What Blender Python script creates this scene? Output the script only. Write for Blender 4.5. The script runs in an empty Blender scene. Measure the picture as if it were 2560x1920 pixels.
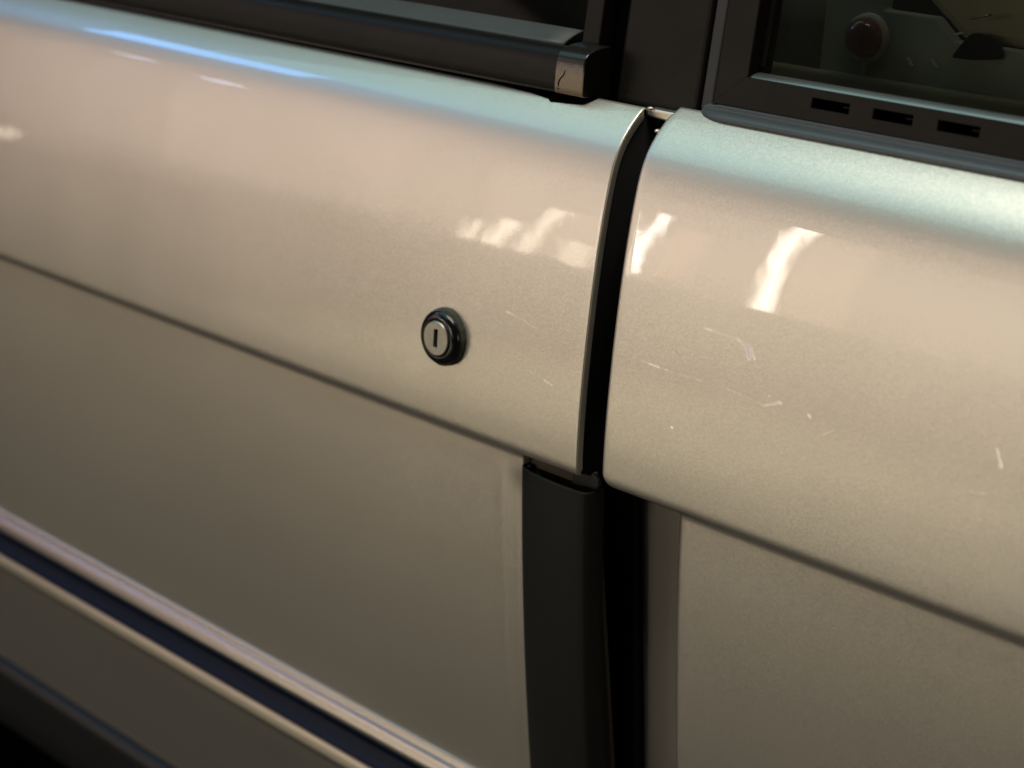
import bpy, bmesh, math, random
from mathutils import Vector, Matrix

random.seed(4)
scene = bpy.context.scene
COL = scene.collection

# ------------------------------------------------------------------ camera
# metres; x runs towards the tail of the car, y into the car, z up; the lock is at the origin
cd = bpy.data.cameras.new('camera')
cam = bpy.data.objects.new('camera', cd)
COL.objects.link(cam)
AX = Vector((0.7055, 0.7060, 0.0615))      # camera right
AD = Vector((0.2435, -0.1600, -0.9566))    # camera down
AF = Vector((-0.6656, 0.6899, -0.2848))    # camera forward
AX.normalize(); AF = (AF - AX * AF.dot(AX)).normalized(); AD = AF.cross(AX)
cam.matrix_world = Matrix(((AX.x, -AD.x, -AF.x, 0.5578), (AX.y, -AD.y, -AF.y, -0.5346),
                           (AX.z, -AD.z, -AF.z, 0.2105), (0, 0, 0, 1)))
cd.sensor_width = 36.0
cd.lens = 66.73
cd.clip_start, cd.clip_end = 0.02, 100
cd.dof.use_dof = True
cd.dof.focus_distance = 0.735
cd.dof.aperture_fstop = 9.0
scene.camera = cam

# ------------------------------------------------------------------ world and lamps (a hall lit by warm and cool lamps)
w = bpy.data.worlds.new('World'); scene.world = w; w.use_nodes = True
bg = w.node_tree.nodes['Background']
bg.inputs[0].default_value = (1.0, 0.80, 0.60, 1); bg.inputs[1].default_value = 0.012

def area(name, loc, target, sx, sy, power, color):
    ld = bpy.data.lights.new(name, 'AREA'); ld.shape = 'RECTANGLE'; ld.size = sx; ld.size_y = sy
    ld.energy = power; ld.color = color
    o = bpy.data.objects.new(name, ld); COL.objects.link(o); o.location = loc
    d = Vector(target) - Vector(loc)
    o.rotation_euler = d.to_track_quat('-Z', 'Y').to_euler()
    return o

def polar(az, el, dist, h0=0.05, x0=0.0):
    a, e = math.radians(az), math.radians(el)
    return Vector((x0 + math.sin(a) * math.cos(e) * dist, -math.cos(a) * math.cos(e) * dist, h0 + math.sin(e) * dist))

def tube(name, az0, el0, az1, el1, dist, width, radiance, color, x0=0.0):
    """an upright lit tube standing across the hall, between two directions seen from the car"""
    p, q = polar(az0, el0, dist, .05, x0), polar(az1, el1, dist, .05, x0)
    m = (p + q) / 2; L = (q - p).length
    ld = bpy.data.lights.new(name, 'AREA'); ld.shape = 'RECTANGLE'; ld.size = width; ld.size_y = L
    ld.energy = radiance * math.pi * width * L; ld.color = color
    o = bpy.data.objects.new(name, ld); COL.objects.link(o)
    zz = (m - Vector((x0, 0, 0.05))).normalized(); yy = (q - p).normalized()
    xx = yy.cross(zz).normalized(); zz = xx.cross(yy)
    o.matrix_world = Matrix(((xx.x, yy.x, zz.x, m.x), (xx.y, yy.y, zz.y, m.y), (xx.z, yy.z, zz.z, m.z), (0, 0, 0, 1)))
    return o

def broad(name, az0, az1, el0, el1, dist, radiance, color):
    """a broad light across the hall, given by the directions it spans as seen from the car"""
    p = polar((az0+az1)/2, (el0+el1)/2, dist)
    sx = 2*dist*math.tan(math.radians(abs(az1-az0)/2)); sy = 2*dist*math.tan(math.radians(abs(el1-el0)/2))
    return area(name, p, (0, 0, 0.05), sx, sy, radiance*math.pi*sx*sy, color)

HALL = (1.0, 0.755, 0.655)
for az0, az1, el0, el1, rad in ((-63, -39, -6.4, 27, .26), (-60.5, -42, -5.6, 24, .30), (-58, -44.5, -4.4, 20, .32), (-55, -47, -5.0, 16, .36), (-44, -18, -5.2, 6.5, .55)):
    broad('hall_light', az0, az1, el0, el1, 6.0, rad, HALL)
area('ceiling_light', (-1.2, -1.1, 2.3), (-0.2, 0, 0), 2.4, 2.2, 13.6, (0.50, 0.94, 0.94))
area('ceiling_lamp', (0.2, -0.8, 2.3), (0, 0, 0), 1.6, 1.0, 37, (1.0, 0.92, 0.80))
area('low_fill', (-0.5, -2.2, 0.1), (0.15, 0, 0), 0.6, 0.6, 3.6, (1.0, 0.87, 0.70))  # unseen fill, added to lift the brightness of the paint
area('side_fill', (3.2, -0.9, 0.4), (0.1, 0, 0), 1.0, 1.0, 5, (1.0, 0.86, 0.60))  # added fill from the tail side, lightens the door's edge flange

def downlight(x, y, power, color):
    """a lamp under the ceiling that lights a pool of the floor"""
    ld = bpy.data.lights.new('downlight', 'SPOT'); ld.energy = power; ld.color = color
    ld.spot_size = math.radians(38); ld.spot_blend = 1.0; ld.shadow_soft_size = 0.1
    o = bpy.data.objects.new('downlight', ld); COL.objects.link(o); o.location = (x, y, 2.5)
downlight(-2.2, -2.8, 10000, (1.0, 0.94, 0.64))
downlight(-0.9, -2.6, 4800, (1.0, 0.98, 0.76))
TW = (1.0, 0.86, 0.70)
tube('tube_light', -35.5, -5.0, -34.8, 7.4, 5.0, 0.055, 20, TW, 0.168)
tube('tube_light', -33.9, -5.0, -33.3, 7.0, 5.2, 0.20, 1.0, (1.0, 0.70, 0.42), 0.18)
tube('tube_light', -38.2, -4.4, -37.6, 2.0, 5.2, 0.10, 1.2, (1.0, 0.62, 0.36), 0.11)
tube('tube_light', -40.6, -5.2, -40.0, 0.6, 5.2, 0.40, 1.0, (1.0, 0.78, 0.55), 0.075)
tube('tube_light', -39.5, -4.6, -39.9, 2.9, 5.0, 0.030, 20, (1.0, 0.92, 0.82), 0.098)
tube('tube_light', -39.5, -3.4, -38.7, 3.3, 5.0, 0.032, 20, (1.0, 0.92, 0.82), 0.1)
tube('tube_light', -43.0, -5.3, -41.7, 0.4, 5.0, 0.05, 7, (1.0, 0.86, 0.66), 0.05)
tube('tube_light', -43.9, -5.3, -43.1, -2.3, 5.0, 0.05, 9, (1.0, 0.86, 0.66), 0.028)
tube('tube_light', -44.7, -5.3, -44.2, -3.0, 5.0, 0.04, 8, (1.0, 0.86, 0.66), 0.012)
tube('tube_light', -41.4, -5.3, -41.1, -2.8, 5.0, 0.08, 4.5, (1.0, 0.84, 0.62), 0.067)
tube('blue_tube', -68.6, 26.6, -61.0, 30.3, 5.0, 0.50, 7.5, (0.18, 0.46, 1.0), -0.2)
tube('blue_tube', -56.6, 12.2, -57.6, 13.4, 5.0, 0.12, 5, (0.55, 0.70, 1.0), -0.24)
tube('blue_tube', -53.0, 9.2, -54.2, 10.4, 5.0, 0.12, 5, (0.55, 0.70, 1.0), -0.165)
tube('tube_light', -58.9, -6.2, -58.3, -5.5, 5.0, 0.05, 4, (1.0, 0.84, 0.62), -0.35)

scene.view_settings.view_transform = 'Standard'
scene.view_settings.look = 'None'
scene.view_settings.exposure = 0.0
scene.view_settings.gamma = 1.0
scene.cycles.max_bounces = 8
scene.cycles.sample_clamp_indirect = 6.0

# ------------------------------------------------------------------ helpers
def obj(name, verts, faces, mat, parent=None, smooth=True):
    me = bpy.data.meshes.new(name); me.from_pydata([tuple(v) for v in verts], [], faces); me.update()
    bm = bmesh.new(); bm.from_mesh(me)
    bmesh.ops.remove_doubles(bm, verts=bm.verts, dist=1e-7)
    bmesh.ops.recalc_face_normals(bm, faces=bm.faces)
    bm.to_mesh(me); bm.free()
    for p in me.polygons: p.use_smooth = smooth
    o = bpy.data.objects.new(name, me); COL.objects.link(o)
    if mat: me.materials.append(mat)
    if parent is not None:
        o.parent = parent
        o.matrix_parent_inverse = WORLD[parent.name].inverted()
    WORLD[o.name] = Matrix()
    return o
WORLD = {}

def bevel(o, wd=0.0006, seg=2, angle=35):
    m = o.modifiers.new('bevel', 'BEVEL'); m.width = wd; m.segments = seg; m.limit_method = 'ANGLE'
    m.angle_limit = math.radians(angle); m.harden_normals = False
    return o

def auto(o, deg=40):
    me = o.data
    bm = bmesh.new(); bm.from_mesh(me)
    for e in bm.edges:
        if len(e.link_faces) == 2 and e.calc_face_angle(0) > math.radians(deg): e.smooth = False
    bm.to_mesh(me); bm.free()
    return o

def grid(rows):
    n = len(rows[0]); v = [p for r in rows for p in r]
    f = [(i*n+j, i*n+j+1, (i+1)*n+j+1, (i+1)*n+j) for i in range(len(rows)-1) for j in range(n-1)]
    return v, f

def sweep_x(name, prof, xs, mat, parent, caps=True, fy=None, closed=False):
    """extrude a (y, z) profile along x"""
    pr = prof + [prof[0]] if closed else prof
    rows = [[(x, y, z) if fy is None else fy(x, y, z) for (y, z) in pr] for x in xs]
    v, f = grid(rows)
    if caps:
        n = len(pr); m = n - 1 if closed else n
        f.append(tuple(range(m))); f.append(tuple((len(xs)-1)*n + i for i in range(m)))
    return obj(name, v, f, mat, parent)

def slab(name, poly, yf, thick, mat, parent, bev=0.0005, smooth=False):
    """a polygon in x, z whose front lies at y = yf(x, z), with real thickness into the car"""
    n = len(poly)
    v = [(x, yf(x, z), z) for x, z in poly] + [(x, yf(x, z) + thick, z) for x, z in poly]
    f = [tuple(range(n)), tuple(range(n, 2*n))] + [(i, (i+1) % n, n+(i+1) % n, n+i) for i in range(n)]
    o = obj(name, v, f, mat, parent, smooth=smooth)
    if bev: bevel(o, bev, 3)
    return o

def box(name, x0, x1, y0, y1, z0, z1, mat, parent, bev=0.0):
    return slab(name, [(x0, z0), (x1, z0), (x1, z1), (x0, z1)], lambda x, z: y0, y1 - y0, mat, parent, bev)

def lathe(name, prof, cx, cz, mat, parent, seg=72, jag=None, y0=0.0):
    """prof: (radius, height out of the door)"""
    v, f = [], []; n = len(prof)
    for i in range(seg):
        a = 2*math.pi*i/seg
        for k, (r, h) in enumerate(prof):
            rr = r + (jag(a, k) if jag else 0)
            v.append((cx + rr*math.sin(a), y0 - h, cz + rr*math.cos(a)))
    for i in range(seg):
        j = (i+1) % seg
        for k in range(n-1): f.append((i*n+k, i*n+k+1, j*n+k+1, j*n+k))
    return obj(name, v, f, mat, parent)

def lin(x, pts):
    if x <= pts[0][0]: return pts[0][1]
    for (a, b), (c, d) in zip(pts, pts[1:]):
        if x <= c: return b + (d-b)*(x-a)/(c-a)
    return pts[-1][1]
def sstep(a, b, x):
    t = min(1, max(0, (x-a)/(b-a))); return t*t*(3-2*t)

# ------------------------------------------------------------------ body profile (y as a function of height)
_TH = [(-.0403, -58), (-.0379, -25), (-.0363, -9), (-.0345, -3.5), (-.023, -1.2), (0, 1.5), (.04, 4.5), (.06, 7), (.075, 9.5), (.083, 13), (.09, 23),
       (.096, 35), (.102, 44), (.107, 52), (.11, 58)]
def th_raw(z): return lin(z, _TH)
def th(z): return sum(th_raw(z + d*(.0006 if z > -.02 else .0002)) for d in range(-4, 5))/9
_N = 480; _Z = [-.0403 + .1503*i/_N for i in range(_N+1)]; _Y = [0.0]
for a, b in zip(_Z, _Z[1:]):
    _Y.append(_Y[-1] + math.tan(math.radians(th((a+b)/2)))*(b-a))
def yu_raw(z):
    t = (z + .0403)/.1503*_N; i = min(_N-1, max(0, int(t))); return _Y[i] + (_Y[i+1]-_Y[i])*(t-i)
_Y0 = yu_raw(0)
def yu(z): return yu_raw(z) - _Y0
_YL = [(-.42, .098), (-.36, .0745), (-.33, .0630), (-.255, .0380), (-.20, .0285), (-.17, .0235), (-.14, .0190), (-.11, .0152),
       (-.08, .0118), (-.05, .0092), (-.03, .0078)]
def yl(z): return sum(lin(z + d*.004, _YL) for d in range(-4, 5))/9

def skin_profile(zbot, ztop):
    """(y, z) from the belt line down to zbot, through the overhanging crease"""
    yt = yu(ztop)
    p = [(yt + .0030, ztop - .0022), (yt + .0029, ztop - .0002), (yt + .0022, ztop + .0006), (yt + .0010, ztop + .0007)]
    z = ztop; k = 0
    while z > -.0378:
        p.append((yu(z), z)); z -= .0009 if z > .07 else (.002 if z > -.024 else .0008)
    y0 = yu(-.0379); R = .0031; t0 = math.radians(25)
    for k in range(0, 9):
        t = t0 + (math.radians(93) - t0)*k/8
        p.append((y0 + R*(math.cos(t0) - math.cos(t)), -.0379 - R*(math.sin(t) - math.sin(t0))))
    zl = p[-1][1]
    ye = p[-1][0]; yw = yl(zl - .0050)
    for k in range(1, 7):
        t = k/6*math.pi/2
        p.append((ye + (yw - ye)*math.sin(t), zl - .0050 + .0050*math.cos(t)))
    z = zl - .0068
    n0 = len(p)
    while z > zbot:
        p.append((yl(z), z)); z -= .004
    p.append((yl(zbot), zbot))
    return p, n0

# ------------------------------------------------------------------ materials
def mat(name, base, rough=0.5, metal=0.0, spec=0.5, coat=0.0, coat_rough=0.03):
    m = bpy.data.materials.new(name); m.use_nodes = True
    b = m.node_tree.nodes['Principled BSDF']
    b.inputs['Base Color'].default_value = (*base, 1); b.inputs['Roughness'].default_value = rough
    b.inputs['Metallic'].default_value = metal; b.inputs['Specular IOR Level'].default_value = spec
    b.inputs['Coat Weight'].default_value = coat; b.inputs['Coat Roughness'].default_value = coat_rough
    return m

class NT:
    def __init__(s, m): s.t = m.node_tree; s.n = s.t.nodes; s.b = s.n['Principled BSDF'] if 'Principled BSDF' in s.n else None
    def new(s, ty, **kw):
        q = s.n.new(ty)
        for k, v in kw.items(): setattr(q, k, v)
        return q
    def link(s, a, b): s.t.links.new(a, b)
    def math(s, op, a, b=None, clamp=False):
        q = s.n.new('ShaderNodeMath'); q.operation = op; q.use_clamp = clamp
        for i, x in enumerate((a, b)):
            if x is None: continue
            if isinstance(x, (int, float)): q.inputs[i].default_value = x
            else: s.link(x, q.inputs[i])
        return q.outputs[0]
    def vmath(s, op, a, b=None, scale=None):
        q = s.n.new('ShaderNodeVectorMath'); q.operation = op
        for i, x in enumerate((a, b)):
            if x is None: continue
            if isinstance(x, (tuple, Vector)): q.inputs[i].default_value = x
            else: s.link(x, q.inputs[i])
        if scale is not None:
            if isinstance(scale, (int, float)): q.inputs['Scale'].default_value = scale
            else: s.link(scale, q.inputs['Scale'])
        return q

def noise(nt, vec, scale, detail=3.0, rough=0.55):
    q = nt.new('ShaderNodeTexNoise'); q.inputs['Scale'].default_value = scale
    q.inputs['Detail'].default_value = detail; q.inputs['Roughness'].default_value = rough
    nt.link(vec, q.inputs['Vector']); return q

def wear(m, scale=120, rough_var=0.15, base_var=0.25, bump=0.0, bump_scale=900):
    """uneven gloss, tone and fine grain for plastics and rubbers"""
    nt = NT(m); b = nt.b
    tc = nt.new('ShaderNodeTexCoord').outputs['Object']
    n1 = noise(nt, tc, scale, 5)
    r0 = b.inputs['Roughness'].default_value
    r = nt.math('ADD', nt.math('MULTIPLY', nt.math('SUBTRACT', n1.outputs['Fac'], 0.5), rough_var*2), r0, True)
    nt.link(r, b.inputs['Roughness'])
    c = tuple(b.inputs['Base Color'].default_value)[:3]
    n2 = noise(nt, tc, scale*.35, 4)
    mx = nt.new('ShaderNodeMix', data_type='RGBA'); nt.link(n2.outputs['Fac'], mx.inputs[0])
    mx.inputs[6].default_value = (*[k*(1-base_var) for k in c], 1); mx.inputs[7].default_value = (*[min(1, k*(1+base_var)) for k in c], 1)
    nt.link(mx.outputs[2], b.inputs['Base Color'])
    if bump:
        n3 = noise(nt, tc, bump_scale, 3)
        bp = nt.new('ShaderNodeBump'); bp.inputs['Strength'].default_value = bump; bp.inputs['Distance'].default_value = .0003
        nt.link(n3.outputs['Fac'], bp.inputs['Height']); nt.link(bp.outputs[0], b.inputs['Normal'])
    return m

def paint(name, marks=()):
    m = mat(name, (0.78, 0.73, 0.655), 0.42, 0.93, 0.5, 1.0, 0.025)
    nt = NT(m); b = nt.b
    tc = nt.new('ShaderNodeTexCoord').outputs['Object']
    geo = nt.new('ShaderNodeNewGeometry')
    # metallic flake: each tiny cell leans its own way
    vo = nt.new('ShaderNodeTexVoronoi'); vo.inputs['Scale'].default_value = 2600; nt.link(tc, vo.inputs['Vector'])
    off = nt.vmath('SUBTRACT', vo.outputs['Color'], (0.5, 0.5, 0.5))
    off = nt.vmath('SCALE', off.outputs[0], scale=0.075)
    wv = noise(nt, tc, 9, 3)
    wave = nt.vmath('SCALE', nt.vmath('SUBTRACT', wv.outputs['Color'], (0.5, 0.5, 0.5)).outputs[0], scale=0.05)
    off = nt.vmath('ADD', off.outputs[0], wave.outputs[0])
    nn = nt.vmath('NORMALIZE', nt.vmath('ADD', geo.outputs['Normal'], off.outputs[0]).outputs[0])
    nt.link(nn.outputs[0], b.inputs['Normal'])
    # orange peel in the lacquer and faint waviness of the sheet
    n1 = noise(nt, tc, 260, 2); n2 = noise(nt, tc, 42, 2)
    h = nt.math('ADD', nt.math('MULTIPLY', n1.outputs['Fac'], 0.05), nt.math('MULTIPLY', n2.outputs['Fac'], 1.1))
    bp = nt.new('ShaderNodeBump'); bp.inputs['Strength'].default_value = 0.10; bp.inputs['Distance'].default_value = .0004
    nt.link(h, bp.inputs['Height']); nt.link(bp.outputs[0], b.inputs['Coat Normal'])
    # slight dulling of the lacquer by dust
    n4 = noise(nt, tc, 45, 5)
    nt.link(nt.math('ADD', nt.math('MULTIPLY', n4.outputs['Fac'], 0.022), 0.004), b.inputs['Coat Roughness'])
    # fine cloudiness of the base coat
    n3 = noise(nt, tc, 14, 4)
    mx = nt.new('ShaderNodeMix', data_type='RGBA'); nt.link(n3.outputs['Fac'], mx.inputs[0])
    mx.inputs[6].default_value = (0.76, 0.715, 0.64, 1); mx.inputs[7].default_value = (0.80, 0.745, 0.67, 1)
    colour = mx.outputs[2]
    if marks:
        nz = noise(nt, tc, 900, 3); nzb = noise(nt, tc, 260, 3)
        flat = nt.vmath('MULTIPLY', tc, (1, 0, 1)).outputs[0]
        total = None
        for (ax, az, bx, bz, wd, st) in marks:
            A = Vector((ax, 0, az)); AB = Vector((bx-ax, 0, bz-az)); L2 = max(AB.dot(AB), 1e-9)
            pa = nt.vmath('SUBTRACT', flat, A).outputs[0]
            dt = nt.vmath('DOT_PRODUCT', pa, AB).outputs['Value']
            t = nt.math('MULTIPLY', dt, 1/L2, True)
            sc = nt.vmath('SCALE', AB, scale=t).outputs[0]
            d = nt.vmath('DISTANCE', pa, sc).outputs['Value']
            d = nt.math('ADD', d, nt.math('MULTIPLY', nt.math('SUBTRACT', nzb.outputs['Fac'], .5), wd*3.0))
            k = nt.math('SUBTRACT', 1.0, nt.math('DIVIDE', d, wd*0.95), True)
            k = nt.math('MULTIPLY', nt.math('MULTIPLY', k, st*2.2), nz.outputs['Fac'], True)
            total = k if total is None else nt.math('MAXIMUM', total, k)
        burr = nt.vmath('SCALE', (0.0, 0.0, 0.30), scale=total)
        nn2 = nt.vmath('NORMALIZE', nt.vmath('ADD', nn.outputs[0], burr.outputs[0]).outputs[0])
        nt.link(nn2.outputs[0], b.inputs['Normal'])
        m2 = nt.new('ShaderNodeMix', data_type='RGBA'); nt.link(total, m2.inputs[0]); nt.link(colour, m2.inputs[6])
        m2.inputs[7].default_value = (0.95, 0.92, 0.88, 1); colour = m2.outputs[2]
    nt.link(colour, b.inputs['Base Color'])
    return m

DOOR_MARKS = [(.0356, .0188, .0389, .0187, .0006, .35), (.0389, .0187, .0529, .0159, .0005, .12), (.0600, -.0040, .0645, -.0050, .0004, .45),
              (.052, -.0025, .060, -.004, .0003, .15)]
PANEL_MARKS_GLINT = [(.1037, .0161, .1125, .0156, .0004, .18), (.1125, .0156, .1175, .0153, .0006, 1.0), (.1175, .0153, .126, .0152, .0004, .25),
               (.126, .0152, .1505, .0152, .00035, .10), (.1505, .0152, .168, .0136, .0005, .16), (.168, .0136, .173, .0158, .0007, .22),
               (.1738, .0163, .1747, .0163, .0007, 1.2), (.1873, .0150, .1878, .0148, .0009, 1.2), (.1695, .0175, .1697, .0174, .0007, .35),
               (.1942, .0095, .1987, .0126, .0006, .2), (.1362, .0350, .1394, .0350, .0006, .5), (.1394, .0350, .1525, .0344, .0004, .12),
               (.1525, .0344, .1568, .0330, .0008, .8), (.1565, .0330, .1583, .0296, .0011, 1.2), (.1585, .0325, .1607, .0294, .0009, .9),  # the pale blob starting this row is a lamp reflection drawn as marks
               (.2622, .0231, .2646, .0184, .0008, .55), (.2546, .0065, .2605, .0075, .0004, .25), (.1266, -.0059, .1268, -.0059, .0005, .9)]

M_door = paint('door_paint', DOOR_MARKS)
M_panel = paint('panel_paint', PANEL_MARKS_GLINT)
M_paint = paint('body_paint')
M_black = mat('deep_black_rubber', (0.004, 0.004, 0.004), 0.8, 0, 0.2)
M_void = mat('unlit_cavity', (0.0015, 0.0015, 0.0015), 1.0, 0, 0.0)
M_satin = wear(mat('satin_black_frame', (0.0075, 0.0063, 0.0052), 0.40, 0, 0.16), 60, .06, .2, .25, 1600)
M_trim = wear(mat('black_plastic_moulding', (0.0068, 0.0064, 0.006), 0.36, 0, 0.20), 70, .07, .25, .3, 1500)
M_lip = wear(mat('grey_rubber_lip', (0.050, 0.060, 0.062), 0.50, 0, 0.5), 40, .06, .2, .3, 1800)
M_seal = wear(mat('grey_rubber_seal', (0.058, 0.072, 0.082), 0.36, 0, 0.55), 30, .10, .25, .3, 1300)
M_channel = wear(mat('dark_rubber_channel', (0.020, 0.022, 0.024), 0.5, 0, 0.5), 60, .06, .2)
M_handle = wear(mat('matt_black_handle', (0.010, 0.0105, 0.010), 0.50, 0, 0.35), 45, .06, .2, .35, 2200)
M_gloss = mat('gloss_black_bezel', (0.006, 0.006, 0.007), 0.16, 0, 0.6)
M_chrome = mat('polished_metal', (0.74, 0.69, 0.69), 0.24, 1.0)
M_steel = wear(mat('brushed_lock_steel', (0.46, 0.45, 0.41), 0.38, 1.0), 900, .12, .25)
M_insert = mat('black_insert_blue_sheen', (0.002, 0.012, 0.042), 0.22, 0, 0.22)  # black insert; a blue reflection is put into its base colour
M_grime = wear(mat('perished_gasket', (0.055, 0.058, 0.045), 0.75, 0, 0.3), 500, .1, .7, .8, 1500)
M_bead = wear(mat('anodised_bead', (0.30, 0.33, 0.33), 0.30, 0.85), 50, .06, .1)
M_lower = wear(mat('champagne_metal', (0.42, 0.40, 0.34), 0.35, 0.9), 40, .05, .08)

# ------------------------------------------------------------------ the car
car = bpy.data.objects.new('car', None); COL.objects.link(car)
car.location = (0, 0.85, -1.0); car.empty_display_size = .1
WORLD['car'] = Matrix.Translation(car.location)
car['label'] = 'silver beige car side with black upright door handle, round key lock and scratched rear panel'
car['category'] = 'car'

def ease_xs(x0, x1, fine, n0=34, n1=10):
    a = [x0 + (fine - x0)*(1 - (1 - i/n0)**2) for i in range(n0)]
    return a + [fine + (x1 - fine)*i/n1 for i in range(n1+1)]

# ---- door skin: one sheet with an overhanging crease; its lower half stops at the handle
prof, NL = skin_profile(-.343, .1064)
XE, XL = .0803, .0430
def emboss(x, z):
    if z > -.047: return 0.0
    f = sstep(-.047, -.060, z)
    sh = -.002*sstep(-.14, -.20, z)*0 
    return f*(.0012*sstep(.0338, .0368, x) - .00055*math.exp(-((x-.0345)/.0014)**2))
rows = []
NX = 44
for i, (y, z) in enumerate(prof):
    low = i >= NL - 6
    xe = XL if low else XE
    r = .0007
    # outward normal in the y-z plane
    a = prof[max(0, i-1)]; b_ = prof[min(len(prof)-1, i+1)]
    dy, dz = b_[0]-a[0], b_[1]-a[1]; L = math.hypot(dy, dz) or 1
    ny, nz = dz/L, -dy/L
    if ny > 0 and i > 3: pass
    row = []
    xs = [-.78 + (xe - r + .78)*(1 - (1 - j/NX)**1.9) for j in range(NX+1)]
    for x in xs: row.append((x, y + emboss(x, z), z))
    ye = y + emboss(xe, z)
    for k in range(1, 5):
        t = k/4*math.pi/2
        row.append((xe - r + r*math.sin(t), ye - ny*r*(1-math.cos(t)), z - nz*r*(1-math.cos(t))))
    dep = .0027 if not low else .012
    if 4 < i < NL - 10: row.append((xe, row[-1][1] - ny*dep, row[-1][2] - nz*dep))
    elif low: row.append((xe, row[-1][1] + dep, row[-1][2]))
    else: row.append(row[-1])
    rows.append(row)
v, f = grid(rows)
door = auto(obj('door', v, f, M_door, car), 60)
# the inner shell of the door, dark, behind the hem
rim = [(y + .0027, z) for (y, z) in prof[4:NL-3]]
shell = rim + [(.045, -.040), (.045, .104)]
sweep_x('door_edge_seal', shell, [.05, .0793], M_black, door)

# crack-free dark nick on the crease and a white chip at the hem
def sliver(name, pts, yf, thick, m, parent):
    return slab(name, pts, yf, thick, m, parent, 0)

# ---- quarter panel
prof2, NL2 = skin_profile(-.343, .1085)
XS, XS2 = .0923, .1250
rows = []
for i, (y, z) in enumerate(prof2):
    low = i >= NL2 - 6
    y = y + .0008
    if not low:
        xs0 = XS
        zb = -.0399
        if z < zb + .0065:
            q = max(0.0, min(1.0, (zb + .0065 - z)/.0065)); xs0 = XS + .0065*(1 - math.sqrt(max(0, 1-q*q)))
        if z > .1055: xs0 = XS + .0012*sstep(.1055, .1090, z)
        r = .0022
    else:
        xs0 = XS2; r = .0045
    a = prof2[max(0, i-1)]; b_ = prof2[min(len(prof2)-1, i+1)]
    dy, dz = b_[0]-a[0], b_[1]-a[1]; L = math.hypot(dy, dz) or 1
    ny, nz = dz/L, -dy/L
    row = [(xs0, y + (.014 if low else .012), z)]
    for k in range(0, 7):
        t = (1 - k/6)*math.pi/2
        row.append((xs0 + r - r*math.sin(t), y - ny*r*(1-math.cos(t)), z - nz*r*(1-math.cos(t))))
    if abs(ny) < .2: row[0] = row[1]
    for j in range(1, 41):
        row.append((xs0 + r + (.62 - xs0 - r)*(j/40)**1.4, y, z))
    rows.append(row)
v, f = grid(rows)
quarter = auto(obj('quarter_panel', v, f, M_panel, car), 60)

# ---- what shows in the shut gap and in the hand recess
box('door_shut', .040, .135, .100, .110, -.36, .100, M_void, car)
slab('shut_seal', [(.081, -.05), (.0915, -.05), (.0925, .092), (.081, .092)], lambda x, z: yu(min(z, .10)) + .0165, .006, M_black, car, .001)
# painted top of the post between door and panel
slab('post_shoulder', [(.0795, .1035), (.0935, .1025), (.0935, .1068), (.0795, .1068)], lambda x, z: .0262 + (.106-z)*.1, .006, M_paint, car, .0009)
# little spot-weld bead and drain lip seen at the top of the gap
def blob(name, c, r, m, parent):
    v, f = [], []
    for i in range(7):
        for j in range(12):
            t, p = math.pi*i/6, 2*math.pi*j/12
            v.append((c[0]+r[0]*math.sin(t)*math.cos(p), c[1]+r[1]*math.sin(t)*math.sin(p), c[2]+r[2]*math.cos(t)))
    for i in range(6):
        for j in range(12): f.append((i*12+j, i*12+(j+1) % 12, (i+1)*12+(j+1) % 12, (i+1)*12+j))
    return obj(name, v, f, m, parent)
blob('sealer_bead', (.0822, .0255, .1070), (.0016, .0012, .0007), M_paint, car)
blob('sealer_bead', (.0917, .0195, .1000), (.0012, .0014, .0009), M_paint, car)

# post face seen through the hand recess, rounded towards the front
rows = []
z = -.036
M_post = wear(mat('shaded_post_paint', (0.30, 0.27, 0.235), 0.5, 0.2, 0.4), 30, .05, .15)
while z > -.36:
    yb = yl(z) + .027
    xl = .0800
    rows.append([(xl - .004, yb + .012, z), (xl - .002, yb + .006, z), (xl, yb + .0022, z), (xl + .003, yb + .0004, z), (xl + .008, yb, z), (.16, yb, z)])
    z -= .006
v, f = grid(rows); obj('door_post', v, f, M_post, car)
# scalloped rubber around the latch
sc = [(.058, -.040), (.0868, -.040), (.0877, -.050), (.0886, -.0755), (.0889, -.100), (.0888, -.1171), (.0884, -.1562), (.0875, -.181), (.0865, -.22), (.085, -.345), (.058, -.345)]
slab('latch_rubber', sc, lambda x, z: yl(z) + .0205, .003, M_black, car, .0008)
# lug of the door check, under the corner of the door
lug = [(.069, -.0415), (.0763, -.0400), (.0794, -.0402), (.0815, -.0411), (.0829, -.0424), (.0836, -.0443), (.0835, -.0456), (.0822, -.0464), (.069, -.0482)]
slab('hinge_lug', lug, lambda x, z: .0108, .0025, M_handle, door, .0008)

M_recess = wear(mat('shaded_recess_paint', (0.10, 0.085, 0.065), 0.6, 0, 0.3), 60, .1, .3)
# ---- door handle: a bowed black plate with its edges turned in, hollow at the top
path = [(.0424, .0040), (.0418, .0020), (.0418, .0006), (.0421, -.0003), (.0429, -.0010), (.045, -.0018), (.049, -.0027), (.054, -.0035), (.060, -.0041),
        (.066, -.0044), (.072, -.0043), (.077, -.0039), (.0798, -.0034), (.0808, -.0029), (.0814, -.0019), (.0817, 0), (.0818, .0035), (.0818, .0075)]
rows = []
z = -.0474
while z > -.37:
    top = -.0474 - z
    rows.append([(x, yl(z) + dy + .0004, z + (0.0012 if (k < 4 and top < .0001) else 0)) for k, (x, dy) in enumerate(path)])
    z -= .0012 if top < .004 else .006
v, f = grid(rows)
handle = obj('door_handle', v, f, M_handle, car)
so = handle.modifiers.new('thickness', 'SOLIDIFY'); so.thickness = .0013; so.offset = -1
bevel(handle, .0005, 3, 50)
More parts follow.
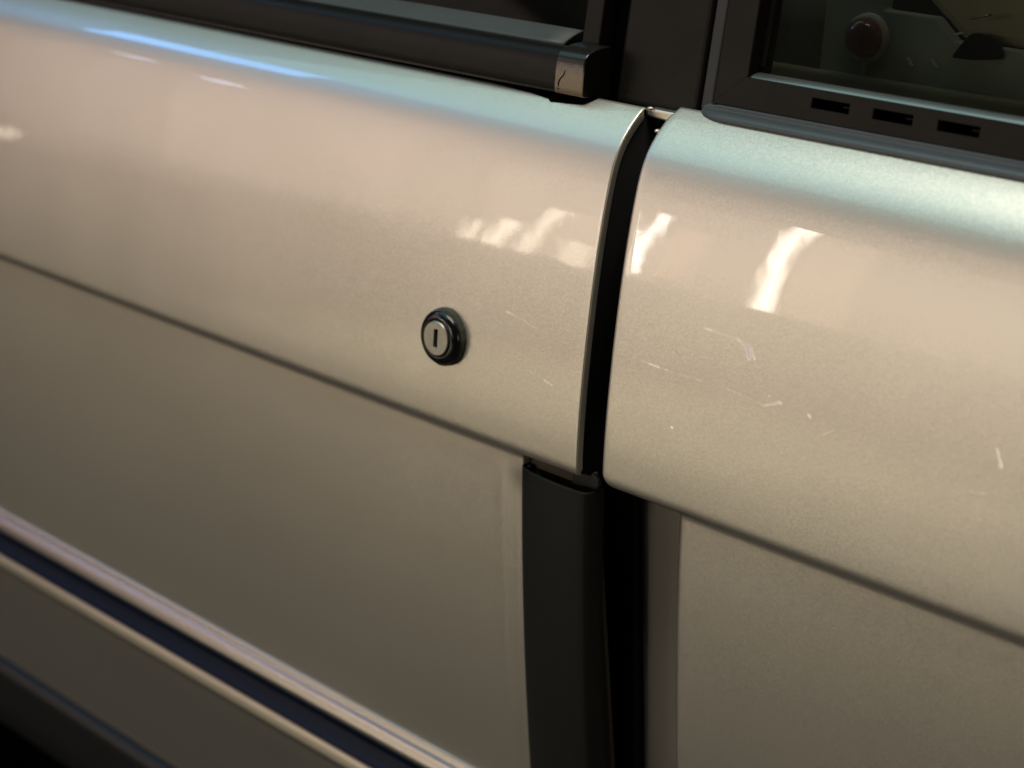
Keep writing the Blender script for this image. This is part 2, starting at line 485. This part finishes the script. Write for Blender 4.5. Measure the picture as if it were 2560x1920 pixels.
# back wall of the handle recess
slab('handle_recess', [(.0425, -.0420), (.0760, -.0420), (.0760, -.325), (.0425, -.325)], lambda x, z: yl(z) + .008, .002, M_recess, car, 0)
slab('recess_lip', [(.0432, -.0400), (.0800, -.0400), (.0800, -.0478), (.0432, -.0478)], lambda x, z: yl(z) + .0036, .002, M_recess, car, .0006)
box('recess_tab', .0442, .0462, .0098, .0140, -.060, -.0462, M_trim, handle, .0004)

# ---- door lock
lx, lz = .0018, .0005
lock = bpy.data.objects.new('door_lock', None); COL.objects.link(lock); lock.empty_display_size = .02
lock.location = (lx, 0, lz); lock.parent = car; lock.matrix_parent_inverse = WORLD['car'].inverted()
WORLD['door_lock'] = Matrix.Translation((lx, 0, lz))
rj = [random.uniform(-1, 1) for _ in range(96)]
def jag(a, k):
    i = int(a/(2*math.pi)*96) % 96
    e = .00016*rj[i] + .0003*max(0, math.sin(a*3+1.1))**3
    if 2.95 < a < 3.75: e += .0006*math.sin((a-2.95)/.8*math.pi)
    return e if k >= 1 and k <= 3 else 0
lathe('lock_gasket', [(.0080, .0021), (.0112, .0024), (.0121, .0019), (.0124, .0007), (.0124, -.0004)], lx, lz, M_grime, lock, 96, jag)
bz = [(.0104, .0018), (.0111, .0021), (.01155, .0026), (.0117, .0031), (.0116, .0036), (.0111, .0043), (.0103, .0049), (.0094, .0053), (.0085, .0055),
      (.0079, .0054), (.0077, .0050), (.0077, .0030)]
lathe('lock_bezel', bz, lx, lz, M_gloss, lock, 96)
# cylinder face with a real key slot
def lock_face():
    cx, cz, R0, yf = lx, lz, .00745, -.0061
    hw, hh = .0011, .0039
    n = 64; v = []; f = []
    out, rim_, low, ins, deep = [], [], [], [], []
    rect = []
    for i in range(n):
        a = 2*math.pi*i/n
        s, c = math.sin(a), math.cos(a)
        t = min(hw/abs(s) if abs(s) > 1e-6 else 9, hh/abs(c) if abs(c) > 1e-6 else 9)
        rect.append((t*s, t*c))
    # pull the nearest samples on to the true corners
    for sx in (-1, 1):
        for sz in (-1, 1):
            k = min(range(n), key=lambda i: (rect[i][0]-sx*hw)**2 + (rect[i][1]-sz*hh)**2); rect[k] = (sx*hw, sz*hh)
    rings = [[(cx+R0*math.sin(2*math.pi*i/n), -.003, cz+R0*math.cos(2*math.pi*i/n)) for i in range(n)],
             [(cx+R0*math.sin(2*math.pi*i/n), yf+.00035, cz+R0*math.cos(2*math.pi*i/n)) for i in range(n)],
             [(cx+(R0-.00035)*math.sin(2*math.pi*i/n), yf, cz+(R0-.00035)*math.cos(2*math.pi*i/n)) for i in range(n)],
             [(cx+1.0*p[0]+.00018*(1 if p[0] > 0 else -1), yf, cz+p[1]+.00018*(1 if p[1] > 0 else -1)) for p in rect],
             [(cx+p[0], yf+.00025, cz+p[1]) for p in rect],
             [(cx+p[0], yf+.0030, cz+p[1]) for p in rect]]
    for r in rings: v += r
    for k in range(len(rings)-1):
        for i in range(n): f.append((k*n+i, k*n+(i+1) % n, (k+1)*n+(i+1) % n, (k+1)*n+i))
    return v, f
v, f = lock_face()
auto(obj('lock_cylinder', v, f, M_steel, lock), 30)
box('keyhole', lx-.0013, lx+.0013, -.0040, -.0030, lz-.0041, lz+.0041, mat('dark_keyway', (0.006, 0.002, 0.002), .8), lock)

# ---- bright rubbing strip low on the door
def tp(o, z): return (yl(z) - o, z)
xs_long = [-.78, -.6, -.45, -.3, -.2, -.1, 0, .0415]
b1 = [tp(0, -.2112), tp(.0010, -.2113), tp(.0020, -.2138), tp(.0034, -.2152), tp(.0049, -.2186), tp(.0055, -.2204), tp(.0056, -.2214), tp(.0052, -.2226), tp(.0038, -.2240), tp(.0018, -.2250), tp(-.001, -.2250)]
strip = auto(sweep_x('rubbing_strip', b1, xs_long, M_chrome, car), 14)
ins = [tp(-.001, -.2246), tp(.0004, -.2250), tp(.0002, -.2272), tp(.0002, -.2300), tp(.0004, -.2314), tp(.0055, -.2380), tp(.0057, -.2394), tp(.0046, -.2402), tp(.0024, -.2408),
       tp(.0012, -.2414), tp(.0012, -.2424), tp(-.001, -.2426)]
sweep_x('strip_insert', ins, xs_long, M_insert, strip)
b2 = [tp(0, -.2426), tp(.0014, -.2428), tp(.0024, -.2436), tp(.0036, -.2460), tp(.0048, -.2489), tp(.0053, -.2508), tp(.0050, -.2524), tp(.0036, -.2536), tp(.0016, -.2542), tp(0, -.2544)]
sweep_x('strip_lower_bead', b2, xs_long, M_lower, strip)
# ---- belt moulding along the door
mp = [(.0278, .1228), (.0275, .1246), (.0262, .1252), (.0240, .1249), (.0218, .1241), (.0203, .1228), (.0195, .1211), (.0191, .1185), (.0190, .1150), (.0190, .1110),
      (.0191, .1088), (.0196, .1075), (.0206, .1068), (.0240, .1066), (.030, .1066)]
moulding = auto(sweep_x('belt_moulding', mp, [-.78, -.5, -.3, -.15, -.05, .02, .0368], M_trim, door), 60)
lip = [(.0282, .1228), (.0279, .1249), (.0283, .1257), (.0292, .1262), (.0330, .1283), (.0366, .1305), (.0374, .1307), (.0376, .1300), (.0340, .1275)]
def lipend(x, y, z):
    if x > .03: x += -.0025*(1 - (y - .028)/.0095) + .0012*math.sin((y-.028)/.0095*math.pi)*-1
    return (x, y, z)
sweep_x('window_lip', lip, [-.78, -.5, -.3, -.15, -.05, .02, .0336], M_lip, door, True, lipend, closed=True)
# scuffed end cap, paler bronze towards its bottom
M_cap = bpy.data.materials.new('scuffed_end_cap'); M_cap.use_nodes = True
nt = NT(M_cap); b = nt.b
tc = nt.new('ShaderNodeTexCoord').outputs['Object']
sep = nt.new('ShaderNodeSeparateXYZ'); nt.link(tc, sep.inputs[0])
na = noise(nt, tc, 420, 6, .65); nb = noise(nt, tc, 1500, 4)
cap_pale = nt.math('ADD', nt.math('MULTIPLY', nt.math('SUBTRACT', .1195, sep.outputs['Z']), 220), nt.math('MULTIPLY', nt.math('SUBTRACT', na.outputs['Fac'], .5), 1.6), True)
mx = nt.new('ShaderNodeMix', data_type='RGBA'); nt.link(cap_pale, mx.inputs[0]); mx.inputs[6].default_value = (.016, .015, .014, 1); mx.inputs[7].default_value = (.27, .195, .135, 1)
m2 = nt.new('ShaderNodeMix', data_type='RGBA', blend_type='MULTIPLY'); m2.inputs[0].default_value = .5
rmp = nt.new('ShaderNodeMix', data_type='RGBA'); nt.link(nb.outputs['Fac'], rmp.inputs[0]); rmp.inputs[6].default_value = (.35, .35, .35, 1); rmp.inputs[7].default_value = (1.4, 1.4, 1.4, 1)
nt.link(mx.outputs[2], m2.inputs[6]); nt.link(rmp.outputs[2], m2.inputs[7]); nt.link(m2.outputs[2], b.inputs['Base Color'])
nt.link(nt.math('ADD', nt.math('MULTIPLY', cap_pale, .22), .2), b.inputs['Roughness'])
cp = [(.0345, .1230), (.0338, .1262), (.0325, .1267), (.0290, .1264), (.0250, .1257), (.0222, .1248), (.0203, .1236), (.0190, .1219), (.0185, .1195), (.0184, .1150), (.0184, .1100),
      (.0185, .1079), (.0190, .1072), (.0205, .1069), (.0345, .1069)]
cap_o = sweep_x('moulding_end_cap', cp, [.0369, .044, .0524], M_cap, door)
cap_o.data.materials.append(M_trim)
for p in cap_o.data.polygons:
    if abs(p.normal.x) > .9: p.material_index = 1; p.use_smooth = False
auto(cap_o, 50); bevel(cap_o, .0006, 3, 60)
ck = [(.0421, .1166), (.0424, .1166), (.0424, .1153), (.0418, .1144), (.0408, .1134), (.0401, .1126), (.0397, .1114), (.0396, .1100), (.0391, .1099), (.0389, .1109), (.0391, .1119), (.0397, .1129),
      (.0406, .1139), (.0414, .1147), (.0420, .1156)]
slab('crack', ck, lambda x, z: .01832, .0004, M_void, cap_o, 0)
blob('crack', (.0394, .01838, .1090), (.0003, .0002, .0004), M_void, cap_o)
# ragged rubber packing under the cap; its thin forward strip draws the moulding's shadow
uc = [(-.78, .1068), (-.78, .1061), (-.2, .1058), (.0, .1054), (.022, .1047), (.0325, .1040), (.0345, .1031), (.0385, .1034), (.0429, .1036), (.0470, .1039), (.0509, .1041), (.0528, .1049), (.0545, .1060), (.056, .1072)]
slab('packing_and_shadow', uc, lambda x, z: yu(min(.1075, z)) - .0006, .004, M_void, door, .0003)

# ---- frame post of the door window, glass, and what lies behind
tum = lambda y0: (lambda x, z: y0 + .1*(z - .11))
slab('window_post', [(.0352, .1240), (.0446, .1240), (.0444, .30), (.0350, .30)], tum(.033), .010, M_satin, door, .0007)
slab('post_seal', [(.0446, .1045), (.0556, .1045), (.0556, .30), (.0446, .30)], tum(.0405), .006, M_void, door, 0)
M_glass = bpy.data.materials.new('tinted_glass'); M_glass.use_nodes = True
nt = NT(M_glass); nt.n.remove(nt.b)
out = [q for q in nt.n if q.type == 'OUTPUT_MATERIAL'][0]
tr = nt.new('ShaderNodeBsdfTransparent'); tr.inputs[0].default_value = (0.82, 0.86, 0.82, 1)
gl = nt.new('ShaderNodeBsdfGlossy'); gl.inputs['Roughness'].default_value = 0.01
fr = nt.new('ShaderNodeFresnel'); fr.inputs['IOR'].default_value = 1.5
tcg = nt.new('ShaderNodeTexCoord').outputs['Object']
ng = noise(nt, tcg, 12, 2); bpg = nt.new('ShaderNodeBump'); bpg.inputs['Strength'].default_value = .1; bpg.inputs['Distance'].default_value = .001
nt.link(ng.outputs['Fac'], bpg.inputs['Height']); nt.link(bpg.outputs[0], gl.inputs['Normal'])
mxs = nt.new('ShaderNodeMixShader'); nt.link(fr.outputs[0], mxs.inputs[0]); nt.link(tr.outputs[0], mxs.inputs[1]); nt.link(gl.outputs[0], mxs.inputs[2])
df = nt.new('ShaderNodeBsdfDiffuse'); df.inputs[0].default_value = (0.55, 0.54, 0.50, 1)
nd = noise(nt, tcg, 70, 6, .7); nd2 = noise(nt, tcg, 14, 3)
dust = nt.math('MULTIPLY', nt.math('MULTIPLY', nd.outputs['Fac'], nd2.outputs["Fac"]), 0.022, True)
mxd = nt.new('ShaderNodeMixShader'); nt.link(dust, mxd.inputs[0]); nt.link(mxs.outputs[0], mxd.inputs[1]); nt.link(df.outputs[0], mxd.inputs[2])
nt.link(mxd.outputs[0], out.inputs['Surface'])
slab('window_glass', [(-.78, .122), (.0352, .122), (.0352, .30), (-.78, .30)], (lambda x, z: .0385 + .42*(z-.124)), .0035, M_glass, door, 0)
slab('glass_run', [(-.78, .120), (.0352, .120), (.0352, .1308), (-.78, .1312)], tum(.0431), .004, M_black, door, .0005)

# ---- pillar between the windows
slab('pillar', [(.0560, .1045), (.0600, .1038), (.0985, .1040), (.0990, .30), (.0555, .30)], tum(.034), .012, M_satin, car, .0022)
slab('pillar_channel', [(.1000, .1085), (.1058, .1085), (.1072, .30), (.1004, .30)], tum(.0335), .008, M_channel, car, .0011)

# ---- sliding side window: mitred frame, drain slots, bead, glass, seal
swin = bpy.data.objects.new('side_window', None); COL.objects.link(swin); swin.empty_display_size = .03
swin.location = (.3, .033, .115); swin.parent = car; swin.matrix_parent_inverse = WORLD['car'].inverted()
WORLD['side_window'] = Matrix.Translation(swin.location)
zb0, zt0 = .1124, .1240
slots = [(.1534, .1697), (.1800, .1964), (.2066, .2230)]
def rail():
    xs = [.1222]
    for a, b in slots: xs += [a, b]
    xs += [.60]
    zs = [zb0, .1171, .1207, zt0]
    v, f = [], []
    for x in xs:
        for z in zs: v.append((x, .032 + .1*(z-.11), z))
    m = len(zs)
    for i in range(len(xs)-1):
        for k in range(m-1):
            if k == 1 and i % 2 == 1: continue
            f.append((i*m+k, (i+1)*m+k, (i+1)*m+k+1, i*m+k+1))
    # mitred end
    n = len(v); pts = [(.1078, zb0), (.1078 + (.0046/.0116)*.0144, .1171), (.1078 + (.0082/.0116)*.0144, .1207)]
    for x, z in pts: v.append((x, .032 + .1*(z-.11), z))
    f += [(n, 0, 1, n+1), (n+1, 1, 2, n+2), (n+2, 2, 3)]
    return v, f
v, f = rail()
fr_o = obj('window_frame', v, f, M_satin, swin, smooth=False)
so = fr_o.modifiers.new('thickness', 'SOLIDIFY'); so.thickness = .0022; so.offset = -1
bevel(fr_o, .00025, 2, 50)
slab('window_frame', [(.1068, .1124), (.1214, .1241), (.1221, .30), (.1074, .30)], tum(.0321), .0075, M_satin, swin, .0005)
# dark inside of the rail with an inner rib
slab('frame_cavity', [(.13, .1150), (.60, .1150), (.60, .1225), (.13, .1225)], tum(.0375), .002, M_void, swin, 0)
for a, b in slots: box('drain_rib', b-.0055, b+.002, .0352, .0362, .1186, .1191, M_satin, swin)
bead = [(.0331, .1230), (.0332, .1236), (.0336, .1241), (.0347, .1250), (.0356, .1254), (.0370, .1256), (.0386, .1256), (.0400, .1254), (.0402, .1248)]
def bend(x, y, z):
    if x < .1215: return (x + .0010 + (y - .033)*.25, y, z - .0004)
    return (x, y, z)
sweep_x('glazing_bead', bead, [.1208, .1232, .15, .2, .3, .6], M_bead, swin, True, bend)
slab('window_glass', [(.1215, .122), (.60, .122), (.60, .30), (.1215, .30)], (lambda x, z: .0392 + .17*(z-.122)), .0035, M_glass, swin, 0)
slab('glass_gasket', [(.1216, .1230), (.1238, .1255), (.1238, .30), (.1216, .30)], tum(.0384), .0045, M_black, swin, 0)
# rubber seal under the frame, rounded at its front end
se = [(.0345, .1130), (.0322, .1131), (.0308, .1129), (.0301, .1122), (.0300, .1115), (.0303, .1108), (.0297, .1105), (.0282, .1106), (.0266, .1103), (.0252, .1097), (.0243, .1089), (.0239, .1080),
      (.0240, .1071), (.0247, .1064), (.0262, .1060), (.0345, .1060)]
def send(x, y, z):
    if x < .1200:
        t = max(0, min(1, (.1200 - x)/.0158)); k = math.sqrt(max(0, 1 - t*t))
        if y < .0299: y = .0299 + (y - .0299)*k
        z = .1098 + (z - .1098)*(0.35 + .65*k) if z < .1106 or t > .6 else z
    return (x, y, z)
xs = [.1200 - .0158*math.sin(i/12*math.pi/2) for i in range(12, -1, -1)] + [.13, .15, .2, .3, .6]
sweep_x('window_seal', se, xs, M_seal, swin, True, send)

# ---- cabin interior seen through the panes
M_in = wear(mat('faded_trim_panel', (0.33, 0.34, 0.28), 0.7, 0, 0.3), 35, .1, .45)
M_ledge = wear(mat('dusty_ledge', (0.42, 0.34, 0.24), 0.7, 0, 0.3), 60, .1, .6)
M_tan = wear(mat('tan_trim_cloth', (0.36, 0.29, 0.20), 0.8, 0, 0.3), 40, .1, .3)
cabin = bpy.data.objects.new('cabin', None); COL.objects.link(cabin); cabin.empty_display_size = .05
cabin.location = (0, .3, 0); cabin.parent = car; cabin.matrix_parent_inverse = WORLD['car'].inverted()
WORLD['cabin'] = Matrix.Translation(cabin.location)
slab('inner_trim_panel', [(.1030, .108), (.45, .108), (.45, .1392), (.1640, .1400), (.1545, .1480), (.1310, .1482), (.1290, .20), (.1030, .20)], lambda x, z: .1035, .006, M_in, cabin, .001)
slab('window_ledge', [(.060, .1080), (.60, .1080), (.60, .1150), (.060, .1150)], lambda x, z: .045, .058, M_ledge, cabin, .004)
slab('trim_strip', [(.060, .1150), (.60, .1150), (.60, .1240), (.060, .1215)], lambda x, z: .0975, .006, M_ledge, cabin, .002)
slab('seat_side', [(.1645, .1400), (.30, .1380), (.60, .138), (.60, .30), (.12, .30), (.1440, .1555)], lambda x, z: .1080, .05, M_tan, cabin, .004)
M_washer = wear(mat('pale_washer', (0.55, 0.52, 0.45), .6), 200, .1, .3)
bc = lathe('bolt_cap', [(.0, .0075), (.003, .0072), (.0055, .0060), (.0072, .0040), (.0080, .0015), (.0080, -.001)], .1252, .1368,
           wear(mat('red_brown_cap', (0.24, 0.085, 0.06), 0.2, 0, 0.8), 160, .2, .9), cabin, 40, None, .1010)
lathe('cap_washer', [(.0080, .0020), (.0093, .0018), (.0097, .0002), (.0097, -.002)], .1252, .1366, M_washer, bc, 40, None, .1030)
slab('sealant_drip', [(.1222, .1300), (.1238, .1272), (.1246, .1225), (.1254, .1185), (.1260, .1225), (.1268, .1272), (.1284, .1300)], lambda x, z: .1022, .002, M_washer, cabin, .0006)
slab('belt_guide', [(.1733, .1446), (.1690, .1392), (.1655, .1340), (.1748, .1343), (.1862, .1360), (.1855, .1394), (.1805, .1425)], lambda x, z: .0985, .008, M_black, cabin, .002)
for cx, cz in ((.1462, .1298), (.1574, .1307)):
    slab('pane_glint', [(cx - .0017, cz + .0015), (cx - .0009, cz + .0017), (cx + .0017, cz - .0013), (cx + .0011, cz - .0017)], lambda x, z: .1015, .002, M_washer, cabin, .0003)  # pale slivers standing in for lamp reflections in the pane
slab('glint_bar', [(.1722, .1490), (.1728, .1500), (.1798, .1522), (.1802, .1514)], lambda x, z: .0985, .003, M_bead, cabin, .0006)  # added bar shaped as a cool lamp glint in the glass
slab('glint_sliver', [(.1668, .1430), (.1690, .1440), (.1715, .1445), (.1718, .1438), (.1692, .1432), (.1672, .1424)], lambda x, z: .0970, .002, M_washer, cabin, .0003)  # a further lamp glint in the glass, modelled as a pale sliver
box('cabin_lining', -1.2, 1.2, .62, .66, -.4, .5, mat('dark_cabin_cloth', (0.012, 0.016, 0.015), .9, 0, .1), cabin)
box('door_card', -.80, .040, .075, .085, -.05, .1190, mat('dark_door_card', (0.010, 0.014, 0.013), .7), cabin, .003)
slab('seat_back', [(-.19, .0), (-.062, .0), (-.070, .121), (-.085, .135), (-.10, .40), (-.19, .40)], lambda x, z: .15, .25, wear(mat('dark_seat_cloth', (0.008, 0.010, 0.007), .9), 50, .05, .4), cabin, .006)
box('cabin_roof', -1.3, 1.3, .25, .70, .50, .53, M_void, cabin)
box('cabin_floor', -1.3, 1.3, .105, .70, -.42, -.40, M_void, cabin)

# ---- sill and underbody, to the ground
M_sill = wear(mat('stone_chip_black', (0.012, 0.012, 0.013), 0.38, 0, 0.4), 90, .1, .3, .4, 1200)
ys = yl(-.343)
sill_prof = [(ys + .05, -.3432), (ys + .006, -.3436), (ys + .0022, -.3444), (ys - .0010, -.3466), (ys - .0030, -.3492), (ys - .0036, -.3515), (ys - .0032, -.3560),
             (ys - .0010, -.3760), (ys + .004, -.3960), (ys + .02, -.4020), (ys + .09, -.4030)]
sweep_x('sill', sill_prof, [-.78, -.3, 0, .62], M_sill, car, False)
box('underbody', -1.3, 1.3, .30, 1.5, -.70, -.41, M_void, car)

# ------------------------------------------------------------------ ground
M_floor = wear(mat('dark_concrete', (0.045, 0.040, 0.034), 0.6, 0, 0.4), 6, .1, .5, .4, 60)
R0 = 11.5; n = 96
v = [(0, 0, -1.0)] + [(R0*math.sin(2*math.pi*i/n), R0*math.cos(2*math.pi*i/n), -1.0) for i in range(n)]
f = [(0, 1+i, 1+(i+1) % n) for i in range(n)]
g = obj('ground', v, f, M_floor, None, False); g['kind'] = 'structure'
g['label'] = 'dark concrete floor below the car sill'
